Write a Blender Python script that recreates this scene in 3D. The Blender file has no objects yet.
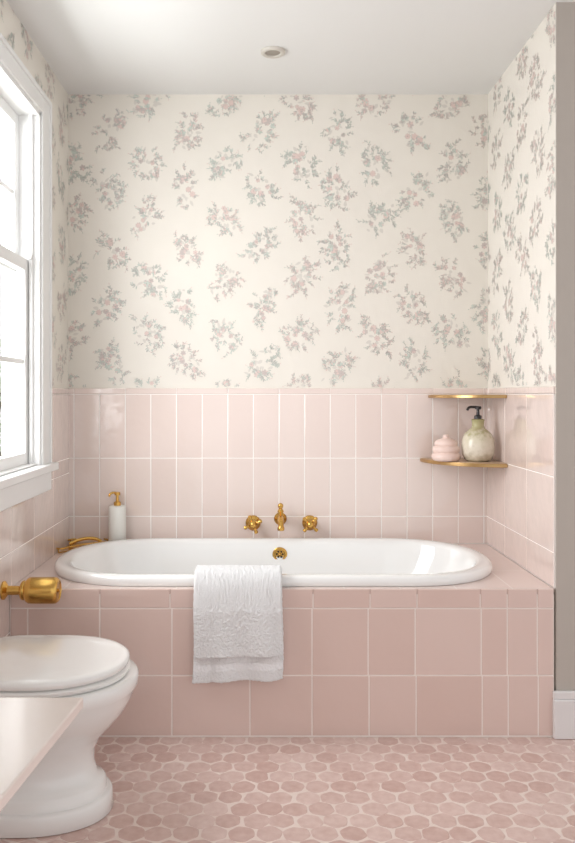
import bpy, bmesh, math, random
from mathutils import Vector, Matrix
random.seed(7)
S=bpy.context.scene
COL=S.collection

# ---------------------------------------------------------------- helpers
def lin(c):
    return tuple(((v/255)/12.92 if v/255<=0.04045 else ((v/255+0.055)/1.055)**2.4) for v in c)+(1.0,)

def mat(name,rgb,rough=0.5,metal=0.0,var=0.0,vscale=8,bump=0.0,bscale=40,island=0.0,coat=0.0,spec=0.5,rgb2=None,bdist=0.01):
    m=bpy.data.materials.new(name); m.use_nodes=True
    nt=m.node_tree; N=nt.nodes; L=nt.links
    b=N['Principled BSDF']
    b.inputs['Base Color'].default_value=lin(rgb)
    b.inputs['Roughness'].default_value=rough
    b.inputs['Metallic'].default_value=metal
    b.inputs['Coat Weight'].default_value=coat
    b.inputs['Coat Roughness'].default_value=0.05
    b.inputs['Specular IOR Level'].default_value=spec
    tc=N.new('ShaderNodeTexCoord')
    if var>0 or island>0:
        c2=lin(rgb2) if rgb2 else tuple(x*(1-0.3) for x in lin(rgb)[:3])+(1,)
        n=N.new('ShaderNodeTexNoise'); n.inputs['Scale'].default_value=vscale; n.inputs['Detail'].default_value=5
        L.new(tc.outputs['Object'],n.inputs['Vector'])
        mr=N.new('ShaderNodeMath'); mr.operation='MULTIPLY'; mr.inputs[1].default_value=var
        L.new(n.outputs['Fac'],mr.inputs[0])
        g=N.new('ShaderNodeNewGeometry')
        mi=N.new('ShaderNodeMath'); mi.operation='MULTIPLY_ADD'; mi.inputs[1].default_value=island
        L.new(g.outputs['Random Per Island'],mi.inputs[0]); L.new(mr.outputs[0],mi.inputs[2])
        mx=N.new('ShaderNodeMix'); mx.data_type='RGBA'
        mx.inputs['A'].default_value=lin(rgb); mx.inputs['B'].default_value=c2
        L.new(mi.outputs[0],mx.inputs['Factor']); L.new(mx.outputs['Result'],b.inputs['Base Color'])
    if bump>0:
        n2=N.new('ShaderNodeTexNoise'); n2.inputs['Scale'].default_value=bscale; n2.inputs['Detail'].default_value=3
        L.new(tc.outputs['Object'],n2.inputs['Vector'])
        bp=N.new('ShaderNodeBump'); bp.inputs['Strength'].default_value=bump; bp.inputs['Distance'].default_value=bdist
        L.new(n2.outputs['Fac'],bp.inputs['Height']); L.new(bp.outputs['Normal'],b.inputs['Normal'])
        if coat>0: L.new(bp.outputs['Normal'],b.inputs['Coat Normal'])
    return m

def new_obj(name,bm,mats,parent=None,smooth=False):
    me=bpy.data.meshes.new(name); bm.normal_update(); bm.to_mesh(me); bm.free()
    for m in (mats if isinstance(mats,(list,tuple)) else [mats]): me.materials.append(m)
    if smooth:
        for p in me.polygons: p.use_smooth=True
    o=bpy.data.objects.new(name,me); COL.objects.link(o)
    if parent: o.parent=parent
    return o

def empty(name,loc=(0,0,0)):
    e=bpy.data.objects.new(name,None); e.empty_display_size=0.1; COL.objects.link(e); return e

def bm_box(bm,a,b,mi=0):
    x0,y0,z0=a; x1,y1,z1=b
    vs=[bm.verts.new(p) for p in [(x0,y0,z0),(x1,y0,z0),(x1,y1,z0),(x0,y1,z0),(x0,y0,z1),(x1,y0,z1),(x1,y1,z1),(x0,y1,z1)]]
    for f in [(0,3,2,1),(4,5,6,7),(0,1,5,4),(1,2,6,5),(2,3,7,6),(3,0,4,7)]:
        fc=bm.faces.new([vs[i] for i in f]); fc.material_index=mi

def boxes(name,lst,m,parent=None,bevel=0):
    bm=bmesh.new()
    for a,b in lst: bm_box(bm,a,b)
    o=new_obj(name,bm,m,parent)
    if bevel:
        md=o.modifiers.new('bevel','BEVEL'); md.width=bevel; md.segments=3; md.limit_method='ANGLE'
    return o

def lathe(name,prof,m,origin=(0,0,0),axis=(0,0,1),parent=None,seg=40,matf=None,squash=(1,1)):
    bm=bmesh.new()
    q=Vector((0,0,1)).rotation_difference(Vector(axis).normalized())
    rings=[]
    for r,h in prof:
        ring=[]
        for i in range(seg):
            a=2*math.pi*i/seg
            p=q@Vector((r*math.cos(a)*squash[0],r*math.sin(a)*squash[1],h))+Vector(origin)
            ring.append(bm.verts.new(p))
        rings.append(ring)
    for k in range(len(rings)-1):
        for i in range(seg):
            f=bm.faces.new([rings[k][i],rings[k][(i+1)%seg],rings[k+1][(i+1)%seg],rings[k+1][i]])
            if matf: f.material_index=matf(k)
    for ring,fl in ((rings[0],True),(rings[-1],False)):
        try:
            f=bm.faces.new(ring[::-1] if fl else ring)
            if matf: f.material_index=matf(0 if fl else len(rings)-2)
        except Exception: pass
    o=new_obj(name,bm,m,parent,smooth=True)
    md=o.modifiers.new('es','EDGE_SPLIT'); md.split_angle=math.radians(50)
    return o

def tube(name,pts,r,m,parent=None,cyclic=False,radii=None):
    cu=bpy.data.curves.new(name,'CURVE'); cu.dimensions='3D'; cu.bevel_depth=r; cu.bevel_resolution=5; cu.use_fill_caps=True
    sp=cu.splines.new('BEZIER'); sp.bezier_points.add(len(pts)-1); sp.use_cyclic_u=cyclic
    for i,p in enumerate(pts):
        bp=sp.bezier_points[i]; bp.co=p; bp.handle_left_type='AUTO'; bp.handle_right_type='AUTO'
        if radii: bp.radius=radii[i]
    sp.resolution_u=10
    tmp=bpy.data.objects.new(name+'_c',cu); COL.objects.link(tmp)
    dg=bpy.context.evaluated_depsgraph_get()
    me=bpy.data.meshes.new_from_object(tmp.evaluated_get(dg))
    bpy.data.objects.remove(tmp)
    me.materials.clear(); me.materials.append(m)
    for p in me.polygons: p.use_smooth=True
    o=bpy.data.objects.new(name,me); COL.objects.link(o)
    if parent: o.parent=parent
    return o

def tiles(name,us,vs,f,m,parent=None,gap=0.003,th=0.008,bev=0.0018,jit=0.0005):
    bm=bmesh.new()
    rows=vs
    for j in range(len(rows)-1):
        uu=us[j] if isinstance(us[0],(list,tuple)) else us
        for i in range(len(uu)-1):
            u0,u1=uu[i]+gap/2,uu[i+1]-gap/2; v0,v1=rows[j]+gap/2,rows[j+1]-gap/2
            if u1-u0<0.006: continue
            hj=[random.uniform(-jit,jit*0.3) for _ in range(4)]
            L=[]
            for ins,h in ((0,0),(0,th-bev),(bev*0.3,th-bev*0.3),(bev,th)):
                c=[(u0+ins,v0+ins),(u1-ins,v0+ins),(u1-ins,v1-ins),(u0+ins,v1-ins)]
                L.append([bm.verts.new(f(a,b,h+(hj[k] if h>0 else 0))) for k,(a,b) in enumerate(c)])
            for k in range(3):
                for s in range(4):
                    bm.faces.new([L[k][s],L[k][(s+1)%4],L[k+1][(s+1)%4],L[k+1][s]])
            bm.faces.new(L[3])
    bmesh.ops.recalc_face_normals(bm,faces=bm.faces)
    return new_obj(name,bm,m,parent)

# ---------------------------------------------------------------- dimensions
XL,XR=-0.963,1.09
YB,YF=3.912,3.0
ZC=2.75; ZD=0.555
EYE=1.28

# ---------------------------------------------------------------- materials
M_paper=mat('wallpaper_cream',(233,228,219),0.6,var=0.25,vscale=3,rgb2=(226,220,210),bump=0.05,bscale=300,bdist=0.002)
M_plain=mat('painted_wall_greige',(188,180,172),0.7,bump=0.03,bscale=150,bdist=0.002)
M_ceil=mat('ceiling_paint',(228,228,227),0.85)
M_grout=mat('grout_wall',(250,245,241),0.8)
M_grout2=mat('grout_apron',(244,233,227),0.8)
M_tile=mat('tile_blush',(234,219,212),0.05,var=0.25,vscale=2.5,island=0.5,rgb2=(225,204,196),bump=0.35,bscale=7,coat=1.0)
M_tile2=mat('tile_pink_apron',(229,206,198),0.08,var=0.35,vscale=3,island=0.5,rgb2=(218,190,180),bump=0.3,bscale=6,coat=1.0)
M_white=mat('white_enamel',(245,245,244),0.06,coat=0.7)
M_por=mat('porcelain',(243,242,240),0.1,coat=0.5)
M_trim=mat('white_trim_paint',(238,238,237),0.35)
M_gold=mat('polished_brass',(218,176,98),0.2,metal=1.0,var=0.5,vscale=25,rgb2=(194,148,72))
M_brass=mat('brushed_brass',(190,156,108),0.32,metal=1.0)
M_dark=mat('dark_hole',(40,30,20),0.6)
M_towel=mat('white_terry',(252,252,253),0.95,bump=1.0,bscale=330,bdist=0.006,spec=0.1)
M_towelband=mat('white_woven_band',(243,243,245),0.8,bump=0.3,bscale=700,bdist=0.001,spec=0.1)
M_black=mat('black_pump',(35,32,32),0.35)
M_floor=mat('floor_pink_marble_hex',(238,217,210),0.28,var=0.95,vscale=36,island=0.45,rgb2=(205,172,163),bump=0.35,bscale=45,bdist=0.004)
M_fgrout=mat('floor_grout',(236,219,211),0.85,bump=0.3,bscale=200,bdist=0.002)

# ---------------------------------------------------------------- room shell
floor=boxes('floor',[((-1.1,-0.8,-0.12),(3.0,4.06,-0.0019))],M_fgrout)
bm=bmesh.new()
P=0.081; r0=P/math.sqrt(3)
row=0; y=0.0-0.4
while y<YF+0.02:
    x=-1.0+(P/2 if row%2 else 0)
    while x<2.9:
        if not (y>YF-0.005):
            rr=r0*random.uniform(.90,.965)
            cx,cy=x+random.uniform(-.004,.004),y+random.uniform(-.004,.004)
            rot=random.uniform(-.3,.3)
            ph=random.uniform(0,6); am=random.uniform(0,.045); p3=random.uniform(0,6)
            pts=[]
            for k in range(24):
                a=2*math.pi*k/24
                ah=((a)%(math.pi/3))-math.pi/6
                rad=rr*math.cos(math.pi/6)/math.cos(ah)
                rad=min(rad,rr*0.94)*(1+am*math.cos(2*a+ph)+.022*math.cos(3*a+p3))
                rad*=random.uniform(.975,1.015)
                pts.append((cx+rad*math.cos(a+rot+math.pi/6),cy+rad*math.sin(a+rot+math.pi/6)))
            tz=random.uniform(-0.0006,0.0002)
            L0=[bm.verts.new((px,py,-0.005)) for px,py in pts]
            L1=[bm.verts.new((px,py,-0.0012+tz)) for px,py in pts]
            L2=[bm.verts.new((cx+(px-cx)*.94,cy+(py-cy)*.94,-0.0003+tz)) for px,py in pts]
            n=24
            for A,B in ((L0,L1),(L1,L2)):
                for k in range(n): bm.faces.new([A[k],A[(k+1)%n],B[(k+1)%n],B[k]])
            bm.faces.new(L2)
        x+=P
    y+=P*math.sqrt(3)/2; row+=1
new_obj('hex_mosaic',bm,M_floor,floor)

ceiling=boxes('ceiling',[((-1.12,-0.8,ZC),(3.0,4.06,ZC+0.1))],M_ceil)

wall_back=boxes('wall_back',[((-1.12,YB,0),(1.24,YB+0.14,ZC))],M_paper)
wall_right=boxes('wall_right',[((XR,YF,0),(1.24,YB,ZC))],M_paper)
wall_part=boxes('wall_partition',[((1.2405,YF,0),(3.0,YF+0.14,ZC))],M_plain)
boxes('end_cap',[((XR+0.0,YF-0.006,0),(1.2405,YF-0.0003,ZC))],M_plain,wall_part)
WY0,WY1,WZ0,WZ1=2.30,3.40,0.985,2.48
XO=-1.113
wall_left=boxes('wall_left',[((XO,-0.8,0),(XL,WY0,ZC)),((XO,WY1,0),(XL,YB,ZC)),((XO,WY0,0),(XL,WY1,WZ0)),((XO,WY0,WZ1),(XL,WY1,ZC))],M_paper)

# ---------------------------------------------------------------- wall tiles
ZT=1.284; TL=3.528
us=[XL]+[-0.932+0.125*k for k in range(0,17)]+[XR]
us=[u for u in us if u<=XR+1e-6]
vs=[ZD,0.688,0.972,ZT]
fb=lambda u,v,h:(u,YB-h,v)
tiles('tile_field',us,vs,fb,M_tile,wall_back,gap=0.004)
boxes('tile_grout',[((XL,YB-0.0070,ZD),(XR,YB-0.0002,ZT+.028))],M_grout,wall_back)
tiles('tile_trim_cap',[us[0]]+us[1::2]+[XR],[ZT,ZT+0.03],fb,M_tile,wall_back,gap=0.002,th=0.010,bev=0.003,jit=0)
usr=[YB-0.30*k for k in range(0,4)][::-1]; usr=[YF+0.001]+[u for u in usr if u>YF+0.02]
fr=lambda u,v,h:(XR-h,u,v)
tiles('tile_field',usr,vs,fr,M_tile,wall_right)
boxes('tile_grout',[((XR-0.0066,YF,ZD),(XR-0.0002,YB,ZT))],M_grout,wall_right)
tiles('tile_trim_cap',[YF+0.001,YF+0.3,YF+0.6,YB],[ZT,ZT+0.03],fr,M_tile,wall_right,gap=0.002,th=0.0085,bev=0.003,jit=0)
fl=lambda u,v,h:(XL+h,u,v)
usl=[YB-0.30*k for k in range(0,14)][::-1]
tiles('tile_field_low',usl,[0.09,0.39,0.688,0.90],fl,M_tile,wall_left)
tiles('tile_field_high',[TL,3.612,YB],[0.90,0.972,ZT],fl,M_tile,wall_left)
tiles('tile_trim_cap',[TL,YB],[ZT,ZT+0.03],fl,M_tile,wall_left,gap=0.002,th=0.0085,bev=0.003,jit=0)
boxes('tile_grout',[((XL+0.0002,0.0,0.0),(XL+0.0066,YB,0.90)),((XL+0.0002,TL,0.90),(XL+0.0066,YB,ZT))],M_grout,wall_left)

# ---------------------------------------------------------------- wallpaper print
pm=[mat('print_sage',(198,204,195),0.7),mat('print_grey',(193,190,185),0.7),mat('print_mauve',(207,195,190),0.7),
    mat('print_blush',(225,205,198),0.7),mat('print_green',(205,213,204),0.7),mat('print_taupe',(176,171,165),0.7),mat('print_wash',(219,214,206),0.7)]
def leaf(c,ang,L,W):
    ca,sa=math.cos(ang),math.sin(ang)
    pts=[(0,0),(L*.3,W*.5),(L*.65,W*.42),(L,0),(L*.65,-W*.42),(L*.3,-W*.5)]
    return [(c[0]+x*ca-y*sa,c[1]+x*sa+y*ca) for x,y in pts]
def seg(a,b,w):
    dx,dy=b[0]-a[0],b[1]-a[1]; l=math.hypot(dx,dy)+1e-9; nx,ny=-dy/l*w/2,dx/l*w/2
    return [(a[0]+nx,a[1]+ny),(b[0]+nx,b[1]+ny),(b[0]-nx,b[1]-ny),(a[0]-nx,a[1]-ny)]
def sprig(R,size):
    out=[]
    main=math.radians(R.choice([50,65,90,115,130,40]))
    tone=R.choice([[0,1,4,0],[1,2,4,4],[2,1,3,0],[0,4,1,3],[3,2,0,2]])
    ex=(math.cos(main),math.sin(main)); nx=(-ex[1],ex[0])
    bend=R.uniform(-.25,.25)
    def place(s):
        a=R.uniform(0,2*math.pi); r=math.sqrt(R.random())
        u=math.cos(a)*r*.78*s; v=math.sin(a)*r*.46*s+bend*(u*u/s-.2*s)
        return (ex[0]*u+nx[0]*v, ex[1]*u+nx[1]*v), math.atan2(v*1.6,u)
    for s in range(14):
        p,_=place(size)
        out.append((6,leaf(p,R.uniform(0,6.28),size*R.uniform(.15,.3),size*R.uniform(.08,.16))))
    for s in range(R.randint(22,27)):
        p,ang=place(size)
        a=main+ang+R.uniform(-.8,.8)
        L=size*R.uniform(.18,.36); cv=R.uniform(-1.6,1.6); n=5
        for k in range(n):
            t=k/n; aa=a+cv*t
            q=(p[0]+math.cos(aa)*L/n,p[1]+math.sin(aa)*L/n)
            out.append((R.choice([1,5]),seg(p,q,.0011)))
            for sd in (-1,1):
                if R.random()<.75:
                    ll=size*R.uniform(.08,.16)*(1-.35*t); an=aa+sd*R.uniform(.4,1.2)
                    lf=leaf(q,an,ll,ll*R.uniform(.28,.5))
                    out.append((R.choice(tone),lf))
                    if R.random()<.45: out.append((R.choice([5,1]),seg(lf[0],lf[3],.0009)))
                    if R.random()<.4:
                        c_=R.choice([5,1]); out.append((c_,seg(lf[1],lf[2],.0009))); out.append((c_,seg(lf[2],lf[3],.0009)))
            p=q
        a2=a+cv
        if R.random()<.6:
            a3=a2+R.uniform(-.8,.8); q=(p[0]+math.cos(a3)*size*.10,p[1]+math.sin(a3)*size*.10)
            out.append((1,seg(p,q,.0009))); out.append((R.choice([3,0]),leaf(q,a3,size*.06,size*.04)))
    for f in range(R.randint(5,8)):
        c,_=place(size*.85)
        n=R.randint(6,8); pl=size*R.uniform(.10,.16); a0=R.uniform(0,6); fc=R.choice([[3,3,2],[3,3,3],[3,2,2],[4,3,0]])
        for k in range(n):
            lf=leaf(c,a0+k*2*math.pi/n,pl,pl*.65)
            out.append((R.choice(fc),lf))
            if R.random()<.75: out.append((R.choice([1,5,2]),seg(lf[2],lf[3],.0010))); out.append((R.choice([1,5,2]),seg(lf[3],lf[4],.0010)))
        out.append((5,leaf((c[0]-.003,c[1]),0,.005,.005)))
    return out
def print_wall(name,f,u0,u1,v0,v1,parent,seed,excl=None):
    R=random.Random(seed); bm=bmesh.new()
    du,dv=0.186,0.284
    cols=int((u1-u0)/du)+3; rows=int((v1-v0)/dv)+3
    cnt=0
    for i in range(cols):
        for j in range(rows):
            cu=u0+0.02+i*du+R.uniform(-.014,.014); cv=v0-0.03+j*dv+(dv/2 if i%2 else 0)+R.uniform(-.016,.016)
            for mi,pts in sprig(R,R.uniform(.108,.120)):
                pp=[(cu+x,cv+y) for x,y in pts]
                if any(a<u0 or a>u1 or b<v0 or b>v1 for a,b in pp): continue
                if excl and any(excl[0]<a<excl[1] and excl[2]<b<excl[3] for a,b in pp): continue
                h=0.0004+0.0009*((cnt*0.618)%1) if mi!=6 else 0.0002+0.0002*((cnt*0.618)%1)
                cnt+=1
                fc=bm.faces.new([bm.verts.new(f(a,b,h)) for a,b in pp]); fc.material_index=mi
    return new_obj(name,bm,pm,parent)
print_wall('wallpaper_floral_print',fb,XL,XR,ZT+0.032,ZC,wall_back,11)
print_wall('wallpaper_floral_print',fr,YF,YB,ZT+0.032,ZC,wall_right,5)
print_wall('wallpaper_floral_print',fl,0.6,YB,ZT+0.032,ZC,wall_left,9,excl=(WY0-.16,WY1+.14,0.8,WZ1+.09))

# ---------------------------------------------------------------- window
win=empty('window_1')
cw=0.115
boxes('casing',[((XL+0.0003,WY1,WZ0-0.005),(XL+0.020,WY1+cw,WZ1+0.075)),
               ((XL+0.0003,WY0-cw,WZ0-0.005),(XL+0.020,WY0,WZ1+0.075)),
               ((XL+0.0003,WY0,WZ1),(XL+0.020,WY1,WZ1+0.075))],M_trim,win,bevel=0.004)
boxes('casing_backband',[((XL+0.0003,WY1+cw-0.012,WZ0-0.005),(XL+0.028,WY1+cw+0.006,WZ1+0.085)),
               ((XL+0.0003,WY0-cw-0.012,WZ0-0.005),(XL+0.028,WY0-cw+0.006,WZ1+0.085)),
               ((XL+0.0003,WY0-cw,WZ1+0.066),(XL+0.028,WY1+cw,WZ1+0.085))],M_trim,win,bevel=0.004)
boxes('stool_and_apron',[((XO+0.02,WY0-cw-0.03,WZ0-0.035),(XL+0.05,WY1+cw+0.03,WZ0-0.002)),
                         ((XL+0.0095,WY0-cw,WZ0-0.120),(XL+0.026,WY1+cw,WZ0-0.035))],M_trim,win,bevel=0.005)
boxes('jamb',[((XO,WY1-0.018,WZ0-0.01),(XL+0.01,WY1+0.001,WZ1)),((XO,WY0-0.001,WZ0-0.01),(XL+0.01,WY0+0.018,WZ1)),
              ((XO,WY0,WZ1-0.018),(XL+0.01,WY1,WZ1+0.001)),((XO,WY0,WZ0-0.02),(XL,WY1,WZ0+0.006)),
              ((XL-0.032,WY1-0.034,WZ0),(XL-0.016,WY1-0.016,WZ1)),((XL-0.032,WY0+0.016,WZ0),(XL-0.016,WY0+0.034,WZ1))],M_trim,win,bevel=0.002)
def sash(name,x0,x1,z0,z1):
    a,b=WY0+0.018,WY1-0.018; s=0.05; l=[]
    l+= [((x0,a,z0),(x1,a+s,z1)),((x0,b-s,z0),(x1,b,z1)),((x0,a+s,z0),(x1,b-s,z0+s)),((x0,a+s,z1-s),(x1,b-s,z1))]
    w=0.011; xm=(x0+x1)/2
    for k in (1,2):
        yy=a+(b-a)*k/3; l.append(((xm-.012,yy-w,z0+s),(xm+.012,yy+w,z1-s)))
    zz=(z0+z1)/2; l.append(((xm-.011,a+s,zz-w),(xm+.011,b-s,zz+w)))
    boxes(name,l,M_trim,win,bevel=0.003)
    return xm
ZM=1.82
x1=sash('lower_sash',XL-0.075,XL-0.035,WZ0+0.004,ZM+0.03)
x2=sash('upper_sash',XL-0.118,XL-0.078,ZM-0.03,WZ1-0.018)
mg=bpy.data.materials.new('window_glass'); mg.use_nodes=True
nt=mg.node_tree; nt.nodes.clear()
o_=nt.nodes.new('ShaderNodeOutputMaterial'); mx=nt.nodes.new('ShaderNodeMixShader'); tr=nt.nodes.new('ShaderNodeBsdfTransparent'); gl=nt.nodes.new('ShaderNodeBsdfGlossy')
gl.inputs['Roughness'].default_value=0.02; mx.inputs[0].default_value=0.06
nt.links.new(tr.outputs[0],mx.inputs[1]); nt.links.new(gl.outputs[0],mx.inputs[2]); nt.links.new(mx.outputs[0],o_.inputs[0])
boxes('glass_panes',[((x1-.002,WY0+.06,WZ0+.04),(x1+.002,WY1-.06,ZM)),((x2-.002,WY0+.06,ZM),(x2+.002,WY1-.06,WZ1-.06))],mg,win)
boxes('sash_latch',[((XL-0.035,WY1-0.05,ZM+0.03),(XL-0.016,WY1-0.026,ZM+0.05))],M_trim,win,bevel=0.003)

# garden outside the window
boxes('lawn',[((-9,-4,-0.45),(-1.14,14,-0.35))],mat('grass',(160,176,140),0.9,var=0.8,vscale=12,rgb2=(130,150,110)))
bm=bmesh.new(); R=random.Random(4)
for i in range(9000):
    cx,cy=R.gauss(-2.9,.45),R.uniform(5.6,11.5)
    if cx>-1.6: continue
    top=1.75+.25*math.sin(cy*2.1)+.12*math.sin(cy*7)
    cz=R.uniform(-.2,top)
    a,b=R.uniform(0,6.28),R.uniform(-1,1); L_=R.uniform(.05,.10)
    d=Vector((math.cos(a)*math.cos(b),math.sin(a)*math.cos(b),math.sin(b))); u=d.cross(Vector((.3,.2,1))).normalized()
    c=Vector((cx,cy,cz))
    bm.faces.new([bm.verts.new(c+p) for p in (Vector(),d*L_*.5+u*L_*.25,d*L_,d*L_*.5-u*L_*.25)])
hedge=new_obj('garden_hedge',bm,mat('hedge_leaf',(238,243,232),0.6,island=1.0,rgb2=(206,222,198)))
bark=mat('bark',(120,105,90),.8)
for k in range(14):
    yy=5.8+k*.42; tube('stem_%d'%(k+1),[(-2.9,yy,-.347),(-2.86,yy+.05,.3),(-2.93,yy-.04,.9),(-2.88,yy+.03,1.3)],.025,bark,hedge)

# ---------------------------------------------------------------- baseboard
boxes('baseboard_right',[((1.075,YF-0.028,0),(3.0,YF-0.0065,0.145)),((1.075,YF-0.022,0.145),(3.0,YF-0.0065,0.175))],mat('baseboard_paint',(232,229,229),0.4),bevel=0.004)

# ---------------------------------------------------------------- tub surround
sur=empty('tub_surround')
TCX,TCY=0.035,3.44; TA,TB=0.920,0.42
def stad(o,e=0.0,n=48,pw=2.25):
    R=TB-o; Sx=TA-TB-e; pts=[]
    for i in range(n*2):
        a=2*math.pi*i/(2*n)
        c,s=math.cos(a),math.sin(a)
        x=(abs(c)**(2/pw))*R*(1 if c>=0 else -1); y=(abs(s)**(2/pw))*R*(1 if s>=0 else -1)
        x+=Sx*(1 if c>=0 else -1) if abs(c)>1e-6 else 0
        pts.append((TCX+x,TCY+y))
    return pts
bm=bmesh.new()
inner=stad(0.03)
x0,x1_,y0,y1_=XL+0.009,XR-0.009,YF-0.004,YB-0.009
def rect_pt(px,py):
    cx=max(min(px,TCX+TA-TB),TCX-(TA-TB)); dx,dy=px-cx,py-TCY
    l=math.hypot(dx,dy); dx/=l; dy/=l
    t=1e9
    if dx>1e-6: t=min(t,(x1_-cx)/dx)
    if dx<-1e-6: t=min(t,(x0-cx)/dx)
    if dy>1e-6: t=min(t,(y1_-TCY)/dy)
    if dy<-1e-6: t=min(t,(y0-TCY)/dy)
    return (cx+dx*t,TCY+dy*t)
outer=[rect_pt(*p) for p in inner]
for cxn,cyn in ((x0,y0),(x1_,y0),(x0,y1_),(x1_,y1_)):
    k=min(range(len(outer)),key=lambda i:(outer[i][0]-cxn)**2+(outer[i][1]-cyn)**2); outer[k]=(cxn,cyn)
n=len(inner)
iv=[bm.verts.new((x,y,ZD)) for x,y in inner]; ov=[bm.verts.new((x,y,ZD)) for x,y in outer]
ib=[bm.verts.new((x,y,ZD-.02)) for x,y in inner]; ob=[bm.verts.new((x,y,ZD-.02)) for x,y in outer]
for k in range(n):
    j=(k+1)%n
    bm.faces.new([iv[k],ov[k],ov[j],iv[j]]); bm.faces.new([ib[k],ib[j],ob[j],ob[k]])
    bm.faces.new([ov[k],ob[k],ob[j],ov[j]]); bm.faces.new([iv[k],iv[j],ib[j],ib[k]])
md=mat('deck_tile',(232,206,198),0.14,coat=0.4)
nt=md.node_tree; N=nt.nodes; L=nt.links
tc=N.new('ShaderNodeTexCoord'); mp=N.new('ShaderNodeMapping'); br=N.new('ShaderNodeTexBrick')
mp.inputs['Location'].default_value=(0.963,-3.0,0)
br.offset=0.0; br.inputs['Scale'].default_value=1.0; br.inputs['Brick Width'].default_value=0.21; br.inputs['Row Height'].default_value=0.30
br.inputs['Mortar Size'].default_value=0.0018; br.inputs['Color1'].default_value=lin((233,213,206)); br.inputs['Color2'].default_value=lin((228,206,199)); br.inputs['Mortar'].default_value=lin((244,233,227))
L.new(tc.outputs['Object'],mp.inputs[0]); L.new(mp.outputs[0],br.inputs['Vector']); L.new(br.outputs['Color'],N['Principled BSDF'].inputs['Base Color'])
new_obj('deck',bm,md,sur)
boxes('apron_backing',[((XL+0.009,YF+0.004,0.0),(XR-.009,YF+0.02,ZD-0.021)),((XL+.009,YF-.0066,0.0),(XR-.009,YF+0.004,ZD-0.021))],M_grout2,sur)
X=lambda px:(px-265)/267.0
fa=lambda u,v,h:(u,YF+0.002-h,v)
rowA=[XL+.009]+[X(p) for p in (28,100,172,250,312,369,416,482,508,538)]+[XR-.009]
rowB=[XL+.009]+[X(p) for p in (28,100,172,232,312,368,415,481,507,537)]+[XR-.009]
rowC=[XL+.009]+[X(p) for p in (100,170,195,236,313,370,417,480,507,537)]+[XR-.009]
tiles('apron_tiles',[rowA,rowB],[0.004,0.231,0.482],fa,M_tile2,sur,gap=0.0045,th=0.010,bev=0.002)
tiles('apron_cap_tiles',[rowC],[0.482,ZD+0.0005],fa,M_tile2,sur,gap=0.004,th=0.0108,bev=0.003,jit=0.0001)

# ---------------------------------------------------------------- bathtub
tub=empty('bathtub')
prof=[(0.004,ZD+0.001,0),(0.0,ZD+0.010,0),(0.0,ZD+0.022,0),(0.004,ZD+0.032,0),(0.012,ZD+0.038,0),(0.03,ZD+0.040,0),(0.052,ZD+0.038,0),(0.064,ZD+0.031,0),
      (0.071,ZD+0.018,0),(0.076,ZD-0.01,.005),(0.082,0.50,.015),(0.095,0.42,.045),(0.115,0.32,.09),(0.14,0.24,.13),(0.175,0.195,.16),(0.23,0.175,.18),(0.30,0.17,.2)]
bm=bmesh.new(); rings=[]
for o,z,e in prof: rings.append([bm.verts.new((x,y,z)) for x,y in stad(o,e)])
n=len(rings[0])
for k in range(len(rings)-1):
    for i in range(n): bm.faces.new([rings[k][i],rings[k][(i+1)%n],rings[k+1][(i+1)%n],rings[k+1][i]])
bm.faces.new(rings[-1])
bmesh.ops.recalc_face_normals(bm,faces=bm.faces)
new_obj('shell',bm,M_white,tub,smooth=True)
oy=TCY+TB-0.079
lathe('overflow_plate',[(0.034,0),(0.035,0.006),(0.031,0.010),(0.024,0.010),(0.022,0.007),(0.0,0.007)],M_gold,(0.07,oy+.004,0.528),(0,-1,-0.15),tub)
for k in range(6):
    a=math.pi*2*k/6
    lathe('overflow_hole_%d'%(k+1),[(0.0045,0),(0.0045,0.002),(0,0.002)],M_dark,(0.07+.014*math.cos(a),oy-.0045,0.528+.014*math.sin(a)),(0,-1,-.15),tub,seg=12)
lathe('overflow_boss',[(0.006,0),(0.006,0.006),(0.003,0.009),(0,0.009)],M_gold,(0.07,oy-.002,0.528),(0,-1,-.15),tub,seg=16)
lathe('drain',[(0.03,0),(0.03,0.004),(0.02,0.006),(0,0.006)],M_gold,(0.07,TCY,0.171),(0,0,1),tub)

# ---------------------------------------------------------------- faucet
fau=empty('bath_faucet')
yw=YB-0.0085
for sx,nm in ((-1,'hot'),(1,'cold')):
    hx=0.080+sx*0.138; hz=0.657
    lathe(nm+'_escutcheon',[(0.0,0.0),(0.036,0),(0.037,0.004),(0.034,0.009),(0.026,0.013),(0.018,0.022),(0.014,0.034),(0.0135,0.045)],M_gold,(hx,yw,hz),(0,-1,0),fau)
    lathe(nm+'_hub',[(0.012,0.04),(0.019,0.046),(0.022,0.054),(0.020,0.062),(0.013,0.068),(0.009,0.073),(0.0,0.075)],M_gold,(hx,yw,hz),(0,-1,0),fau)
    for k,a in enumerate((35,125,215,305)):
        a=math.radians(a+sx*12); d=Vector((math.cos(a),0,math.sin(a))); c=Vector((hx,yw-.055,hz))
        ll=0.036
        lathe('%s_cross_arm_%d'%(nm,k+1),[(0.006,0.012),(0.0055,ll-.008),(0.0085,ll-.002),(0.0095,ll+.004),(0.007,ll+.010),(0,ll+.012)],M_gold,c,d,fau,seg=18)
lathe('spout_escutcheon',[(0.0,0.0),(0.030,0),(0.031,0.004),(0.026,0.010),(0.018,0.016),(0.014,0.024)],M_gold,(0.075,yw,0.677),(0,-1,0),fau)
tube('spout_pipe',[(0.075,yw-.01,0.677),(0.075,yw-.05,0.688),(0.075,yw-.10,0.687),(0.075,yw-.135,0.660),(0.075,yw-.14,0.650)],0.0135,M_gold,fau,radii=[1,1,1,1,1.1])
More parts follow.
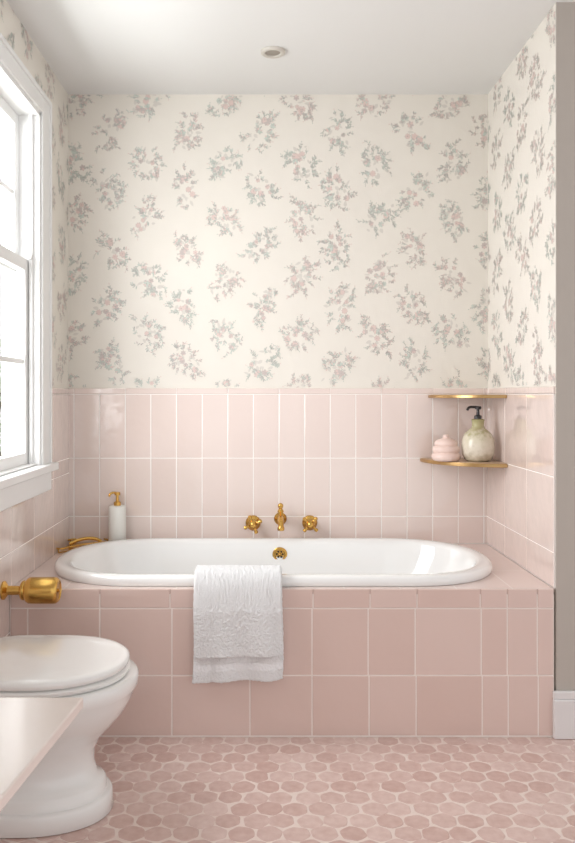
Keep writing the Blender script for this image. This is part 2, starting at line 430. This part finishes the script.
lathe('spout_tip',[(0.013,0),(0.0165,0.002),(0.0165,0.014),(0.0145,0.018)],M_gold,(0.075,yw-.14,0.642),(0,0,1),fau)
lathe('diverter_finial',[(0.010,0.0),(0.009,0.02),(0.014,0.026),(0.016,0.032),(0.012,0.038),(0.008,0.044),(0.012,0.050),(0.014,0.058),(0.010,0.067),(0,0.071)],M_gold,(0.075,yw-.055,0.690),(0,0,1),fau,seg=24)

# ---------------------------------------------------------------- towel
tx=bpy.data.textures.new('terry','CLOUDS'); tx.noise_scale=0.008
def cloth(name,path,x0,x1,kh,thick,flare,seed,parent,band=None,NU=60,disp=0.006):
    bm=bmesh.new(); R=random.Random(seed); ph=[R.uniform(0,6) for _ in range(5)]
    T=[]
    for k,(y,z) in enumerate(path):
        hang=max(0,min(1,(0.56-z)/0.36)) if k>kh else 0
        rowv=[]
        for i in range(NU+1):
            u=i/NU
            wob=math.sin(u*8+ph[0])*.013+math.sin(u*19+z*4+ph[1])*.005+math.sin(u*4+z*7+ph[2])*.007
            wob*=hang
            x=x0+(x1-x0)*u+(u-.5)*flare*hang+0.006*math.sin(z*11+ph[3])*hang
            zz=z+hang*(0.016*u+0.003*math.sin(u*9+ph[4]))
            rowv.append(bm.verts.new((x,y-abs(wob)-.004*hang,zz)))
        T.append(rowv)
    for k in range(len(path)-1):
        zm=(path[k][1]+path[k+1][1])/2
        for i in range(NU):
            f=bm.faces.new([T[k][i],T[k][i+1],T[k+1][i+1],T[k+1][i]])
            if band and k>kh and band[0]<zm<band[1]: f.material_index=1
    t=new_obj(name,bm,[M_towel,M_towelband],parent,smooth=True)
    so=t.modifiers.new('solid','SOLIDIFY'); so.thickness=thick; so.offset=0.0; so.use_rim=True
    ss=t.modifiers.new('sub','SUBSURF'); ss.levels=1; ss.render_levels=2
    dp=t.modifiers.new('disp','DISPLACE'); dp.texture=tx; dp.strength=disp; dp.texture_coords='LOCAL'
    return t
path=[(3.122,0.54),(3.118,0.565),(3.106,0.590),(3.078,0.608),(3.045,0.611),(3.016,0.607),(2.994,0.590),(2.978,0.558),(2.971,0.52),(2.968,0.48)]
zz=0.47
while zz>0.208: path.append((2.966,zz)); zz-=0.0085
tow=cloth('hand_towel',path,-0.266,0.064,7,0.014,0.004,3,None,band=(0.255,0.285),disp=0.005)
pth=[(3.085,0.614),(3.06,0.621),(3.035,0.622),(3.006,0.617),(2.982,0.598),(2.964,0.56),(2.956,0.52),(2.951,0.49)]
z=0.48
while z>0.303: pth.append((2.949,z)); z-=0.0085
cloth('folded_layer',pth,-0.262,0.061,5,0.016,0.004,3,tow,disp=0.007)

# ---------------------------------------------------------------- corner shelves
def shelf(name,z,rx,ry,th):
    e=empty(name); bx,by=XR-.0085,YB-.0085
    def outl(s): 
        return [(bx,by)]+[(bx-(rx-s)*math.cos(a),by-(ry-s)*math.sin(a)) for a in [math.pi/2*k/24 for k in range(25)]]
    def slab(nm,s,z0,z1,m):
        bm=bmesh.new(); p=outl(s)
        a=[bm.verts.new((x,y,z0)) for x,y in p]; b=[bm.verts.new((x,y,z1)) for x,y in p]
        bm.faces.new(a[::-1]); bm.faces.new(b)
        for k in range(len(p)): bm.faces.new([a[k],a[(k+1)%len(p)],b[(k+1)%len(p)],b[k]])
        bmesh.ops.recalc_face_normals(bm,faces=bm.faces)
        o=new_obj(nm,bm,m,e); mdf=o.modifiers.new('b','BEVEL'); mdf.width=0.002; mdf.segments=2; mdf.limit_method='ANGLE'
    slab('plate',0,z-th,z,M_brass)
    slab('inset',0.012,z,z+0.002,mat(name+'_inset',(205,176,146),0.35))
    return e
shelf('corner_shelf',1.280,0.285,0.33,0.014)
shelf('corner_shelf.001',0.972,0.325,0.34,0.016)
zs=0.9742
jar_m=mat('blush_ceramic',(236,212,203),0.4,var=0.4,vscale=20,rgb2=(222,192,181))
jx,jy=0.842,3.72
lathe('ceramic_jar',[(0.0,0),(0.052,0),(0.064,0.008),(0.067,0.022),(0.062,0.034),(0.056,0.038),(0.060,0.044),(0.063,0.054),(0.058,0.066),(0.050,0.070),(0.053,0.075),(0.053,0.084),(0.044,0.096),(0.022,0.104),(0.014,0.107),(0.016,0.113),(0.012,0.121),(0,0.124)],jar_m,(jx,jy,zs))
vm=bpy.data.materials.new('glazed_ombre'); vm.use_nodes=True
N=vm.node_tree.nodes; L=vm.node_tree.links; b=N['Principled BSDF']; b.inputs['Roughness'].default_value=0.22
tc=N.new('ShaderNodeTexCoord'); sx=N.new('ShaderNodeSeparateXYZ'); mr=N.new('ShaderNodeMapRange'); cr=N.new('ShaderNodeValToRGB'); nz=N.new('ShaderNodeTexNoise'); ad=N.new('ShaderNodeMath')
nz.inputs['Scale'].default_value=45; ad.operation='MULTIPLY_ADD'; ad.inputs[1].default_value=0.5
mr.inputs['From Min'].default_value=zs; mr.inputs['From Max'].default_value=zs+0.26
L.new(tc.outputs['Object'],sx.inputs[0]); L.new(sx.outputs['Z'],mr.inputs['Value']); L.new(tc.outputs['Object'],nz.inputs['Vector'])
L.new(nz.outputs['Fac'],ad.inputs[0]); L.new(mr.outputs['Result'],ad.inputs[2]); L.new(ad.outputs[0],cr.inputs['Fac']); L.new(cr.outputs['Color'],b.inputs['Base Color'])
e=cr.color_ramp; e.elements[0].position=0.2; e.elements[0].color=lin((192,182,160)); e.elements[1].position=1.0; e.elements[1].color=lin((172,166,122))
k=e.elements.new(0.45); k.color=lin((226,218,202)); k=e.elements.new(0.68); k.color=lin((214,206,184)); k=e.elements.new(0.84); k.color=lin((178,170,130))
vx,vy=0.985,3.70
vase=lathe('soap_pump_bottle',[(0.0,0),(0.046,0),(0.062,0.010),(0.073,0.035),(0.075,0.070),(0.072,0.100),(0.062,0.125),(0.045,0.142),(0.032,0.152),(0.027,0.165),(0.028,0.185),(0.031,0.192),(0.024,0.195),(0,0.195)],vm,(vx,vy,zs))
lathe('pump_collar',[(0.017,0.194),(0.017,0.210),(0.008,0.214),(0.006,0.238),(0.014,0.240),(0.014,0.252),(0,0.254)],M_black,(vx,vy,zs),parent=vase,seg=24)
tube('pump_nozzle',[(vx+.014,vy,zs+.247),(vx-.02,vy,zs+.250),(vx-.042,vy,zs+.247),(vx-.050,vy,zs+.235)],0.006,M_black,vase)

# ---------------------------------------------------------------- left deck dispenser + tray
dx,dy=-0.712,3.858
disp=lathe('lotion_dispenser',[(0.0,0),(0.040,0),(0.042,0.003),(0.042,0.182),(0.040,0.187),(0.034,0.191),(0,0.192)],mat('dispenser_ceramic',(238,237,231),0.3),(dx,dy,ZD+0.001))
lathe('pump_collar',[(0.017,0.190),(0.017,0.208),(0.008,0.212),(0.006,0.239),(0.014,0.241),(0.014,0.256),(0,0.258)],M_gold,(dx,dy,ZD+.001),parent=disp,seg=24)
tube('pump_nozzle',[(dx+.010,dy,ZD+.250),(dx-.02,dy-.004,ZD+.254),(dx-.034,dy-.008,ZD+.248),(dx-.038,dy-.010,ZD+.236)],0.0055,M_gold,disp)
tray=empty('brass_soap_tray')
bm=bmesh.new()
pts=[(-0.945,3.66),(-0.905,3.70),(-0.85,3.765),(-0.79,3.815),(-0.765,3.83),(-0.765,3.89),(-0.945,3.89)]
a=[bm.verts.new((x,y,ZD+.0005)) for x,y in pts]; b=[bm.verts.new((x,y,ZD+.006)) for x,y in pts]
bm.faces.new(a[::-1]); bm.faces.new(b)
for k in range(len(pts)): bm.faces.new([a[k],a[(k+1)%len(pts)],b[(k+1)%len(pts)],b[k]])
bmesh.ops.recalc_face_normals(bm,faces=bm.faces)
new_obj('tray_base',bm,M_gold,tray)
tube('tray_rail',[(x,y,ZD+.022) for x,y in pts],0.004,M_gold,tray,cyclic=True)
for i,(x,y) in enumerate(pts):
    lathe('tray_post_%d'%(i+1),[(0.003,0),(0.003,0.018)],M_gold,(x,y,ZD+.004),parent=tray,seg=10)
tube('soap_dish_handle',[(-0.93,3.80,ZD+.018),(-0.88,3.83,ZD+.034),(-0.82,3.85,ZD+.034),(-0.79,3.86,ZD+.02)],0.008,M_gold,tray)

# ---------------------------------------------------------------- toilet paper holder (on left wall)
tp=empty('brass_paper_holder'); hz=0.568; hy=2.915
lathe('wall_rose',[(0.0,0),(0.034,0),(0.034,0.006),(0.026,0.012),(0.017,0.018),(0.016,0.07)],M_gold,(XL+.0085,hy,hz),(1,0,0),tp)
lathe('barrel',[(0.0,0.065),(0.026,0.065),(0.034,0.070),(0.036,0.076),(0.034,0.082),(0.042,0.088),(0.047,0.096),(0.048,0.11),(0.048,0.185),(0.0465,0.195),(0.040,0.203),(0.036,0.204),(0.034,0.201),(0.02,0.201),(0.0,0.203)],M_gold,(XL+.0085,hy,hz),(1,0,0),tp)
lathe('end_screw',[(0.007,0.199),(0.007,0.207),(0,0.208)],M_gold,(XL+.0085,hy,hz),(1,0,0),tp,seg=16)

# ---------------------------------------------------------------- toilet
toi=empty('toilet'); TY=2.48
def outl(xf,xb,w,n=64,pf=2.15,pb=4.5,frac=0.52):
    xc=xf-(xf-xb)*frac; pts=[]
    for i in range(n):
        a=2*math.pi*i/n; c,s=math.cos(a),math.sin(a)
        p=pf if c>=0 else pb
        ax=(xf-xc) if c>=0 else (xc-xb)
        pts.append((xc+ax*math.copysign(abs(c)**(2/p),c),TY+w*math.copysign(abs(s)**(2/p),s)))
    return pts
def loft(name,secs,m,parent,frac=0.52):
    bm=bmesh.new(); R=[]
    for z,xf,xb,w in secs: R.append([bm.verts.new((x,y,z)) for x,y in outl(xf,xb,w,frac=frac)])
    n=len(R[0])
    for k in range(len(R)-1):
        for i in range(n): bm.faces.new([R[k][i],R[k][(i+1)%n],R[k+1][(i+1)%n],R[k+1][i]])
    bm.faces.new(R[0][::-1]); bm.faces.new(R[-1])
    bmesh.ops.recalc_face_normals(bm,faces=bm.faces)
    o=new_obj(name,bm,m,parent,smooth=True)
    md=o.modifiers.new('es','EDGE_SPLIT'); md.split_angle=math.radians(60)
    return o
XW=-0.953
loft('bowl',[(0.001,-0.476,XW,.172),(0.004,-0.472,XW,.175),(0.052,-0.476,XW,.173),(0.058,-0.480,XW,.169),(0.060,-0.492,XW,.158),(0.090,-0.496,XW,.154),(0.096,-0.502,XW,.148),(0.108,-0.522,XW,.132),(0.15,-0.532,XW,.126),(0.19,-0.528,XW,.130),
      (0.23,-0.506,XW,.150),(0.27,-0.468,XW,.182),(0.31,-0.434,XW,.210),(0.35,-0.412,XW,.226),(0.375,-0.403,XW,.232),(0.385,-0.396,XW,.236),(0.412,-0.395,XW,.237),(0.420,-0.401,XW,.232),(0.421,-0.43,XW,.21)],M_por,toi)
loft('seat',[(0.4235,-0.435,-.925,.222),(0.4255,-0.423,-.93,.230),(0.436,-0.420,-.932,.234),(0.441,-0.426,-.93,.230)],M_por,toi)
loft('lid',[(0.4445,-0.434,-.925,.224),(0.4465,-0.426,-.93,.231),(0.458,-0.422,-.932,.235),(0.465,-0.425,-.93,.232),(0.470,-0.434,-.922,.223),(0.472,-0.45,-.91,.210),(0.473,-0.50,-.88,.16),(0.4735,-0.6,-.8,.08)],M_por,toi)
for s in (-1,1): lathe('hinge_%d'%(1 if s<0 else 2),[(0,0),(0.012,0),(0.012,0.05),(0,0.05)],M_por,(-.945,TY+s*.09-.025,0.434),(0,1,0),toi,seg=20)
boxes('flush_plate',[((XL+.0088,TY-.12,0.80-.06),(XL+.018,TY+.12,.84))],M_gold,toi,bevel=0.003)

# ---------------------------------------------------------------- vanity counter
van=empty('vanity_counter')
bm=bmesh.new(); pts=[(XL+.009,0.5),(-0.392,0.5),(-0.318,1.404),(XL+.009,1.404)]
a=[bm.verts.new((x,y,0.731)) for x,y in pts]; b=[bm.verts.new((x,y,0.75)) for x,y in pts]
bm.faces.new(a[::-1]); bm.faces.new(b)
for k in range(4): bm.faces.new([a[k],a[(k+1)%4],b[(k+1)%4],b[k]])
o=new_obj('countertop',bm,mat('pink_marble_top',(244,232,226),0.22,var=0.5,vscale=5,rgb2=(234,218,210),coat=0.2),van)
mdf=o.modifiers.new('b','BEVEL'); mdf.width=0.003; mdf.segments=3
boxes('cabinet',[((XL+.009,0.55,0.0),(-0.66,1.36,0.731)),((-0.66,0.56,0.06),(-0.645,0.95,0.70)),((-0.66,0.96,0.06),(-0.645,1.35,0.70))],M_trim,van,bevel=0.003)
for k,yy in enumerate((0.92,0.99)): lathe('knob_%d'%(k+1),[(0.005,0),(0.005,0.012),(0.012,0.018),(0.010,0.026),(0,0.028)],M_gold,(-.645,yy,.45),(1,0,0),van,seg=18)

# ---------------------------------------------------------------- recessed downlight
dl=lathe('recessed_downlight',[(0.030,-0.0),(0.034,0.010),(0.046,0.012),(0.052,0.008),(0.053,0.0)],mat('downlight_ring',(205,200,192),0.4),(0.034,3.42,ZC-.0005),(0,0,-1))
lathe('lens',[(0.0,0.003),(0.031,0.003),(0.031,0.006),(0,0.006)],mat('downlight_lens',(150,142,132),0.4),(0.034,3.42,ZC-.0005),(0,0,-1),dl)

# ---------------------------------------------------------------- lights
def area(name,loc,rot,sx,sy,p,col):
    l=bpy.data.lights.new(name,'AREA'); l.shape='RECTANGLE'; l.size=sx; l.size_y=sy; l.energy=p; l.color=col
    o=bpy.data.objects.new(name,l); o.location=loc; o.rotation_euler=rot; COL.objects.link(o); return o
area('window_daylight',(-1.75,1.9,1.95),(0,math.radians(-88),0),2.0,4.2,290,(0.97,0.985,1.0))
w=bpy.data.worlds.new('sky'); S.world=w; w.use_nodes=True
bg=w.node_tree.nodes['Background']; bg.inputs[0].default_value=(0.985,0.99,0.995,1); bg.inputs[1].default_value=1.08
S.view_settings.view_transform='Standard'

# ---------------------------------------------------------------- camera
cd=bpy.data.cameras.new('camera'); cam=bpy.data.objects.new('camera',cd); COL.objects.link(cam)
cam.location=(0,0,EYE); cam.rotation_euler=(math.radians(90),0,0)
cd.sensor_width=36; cd.lens=36*800/843; cd.sensor_fit='AUTO'
cd.shift_x=22.5/843; cd.shift_y=-26.5/843
cd.clip_start=0.05
S.camera=cam
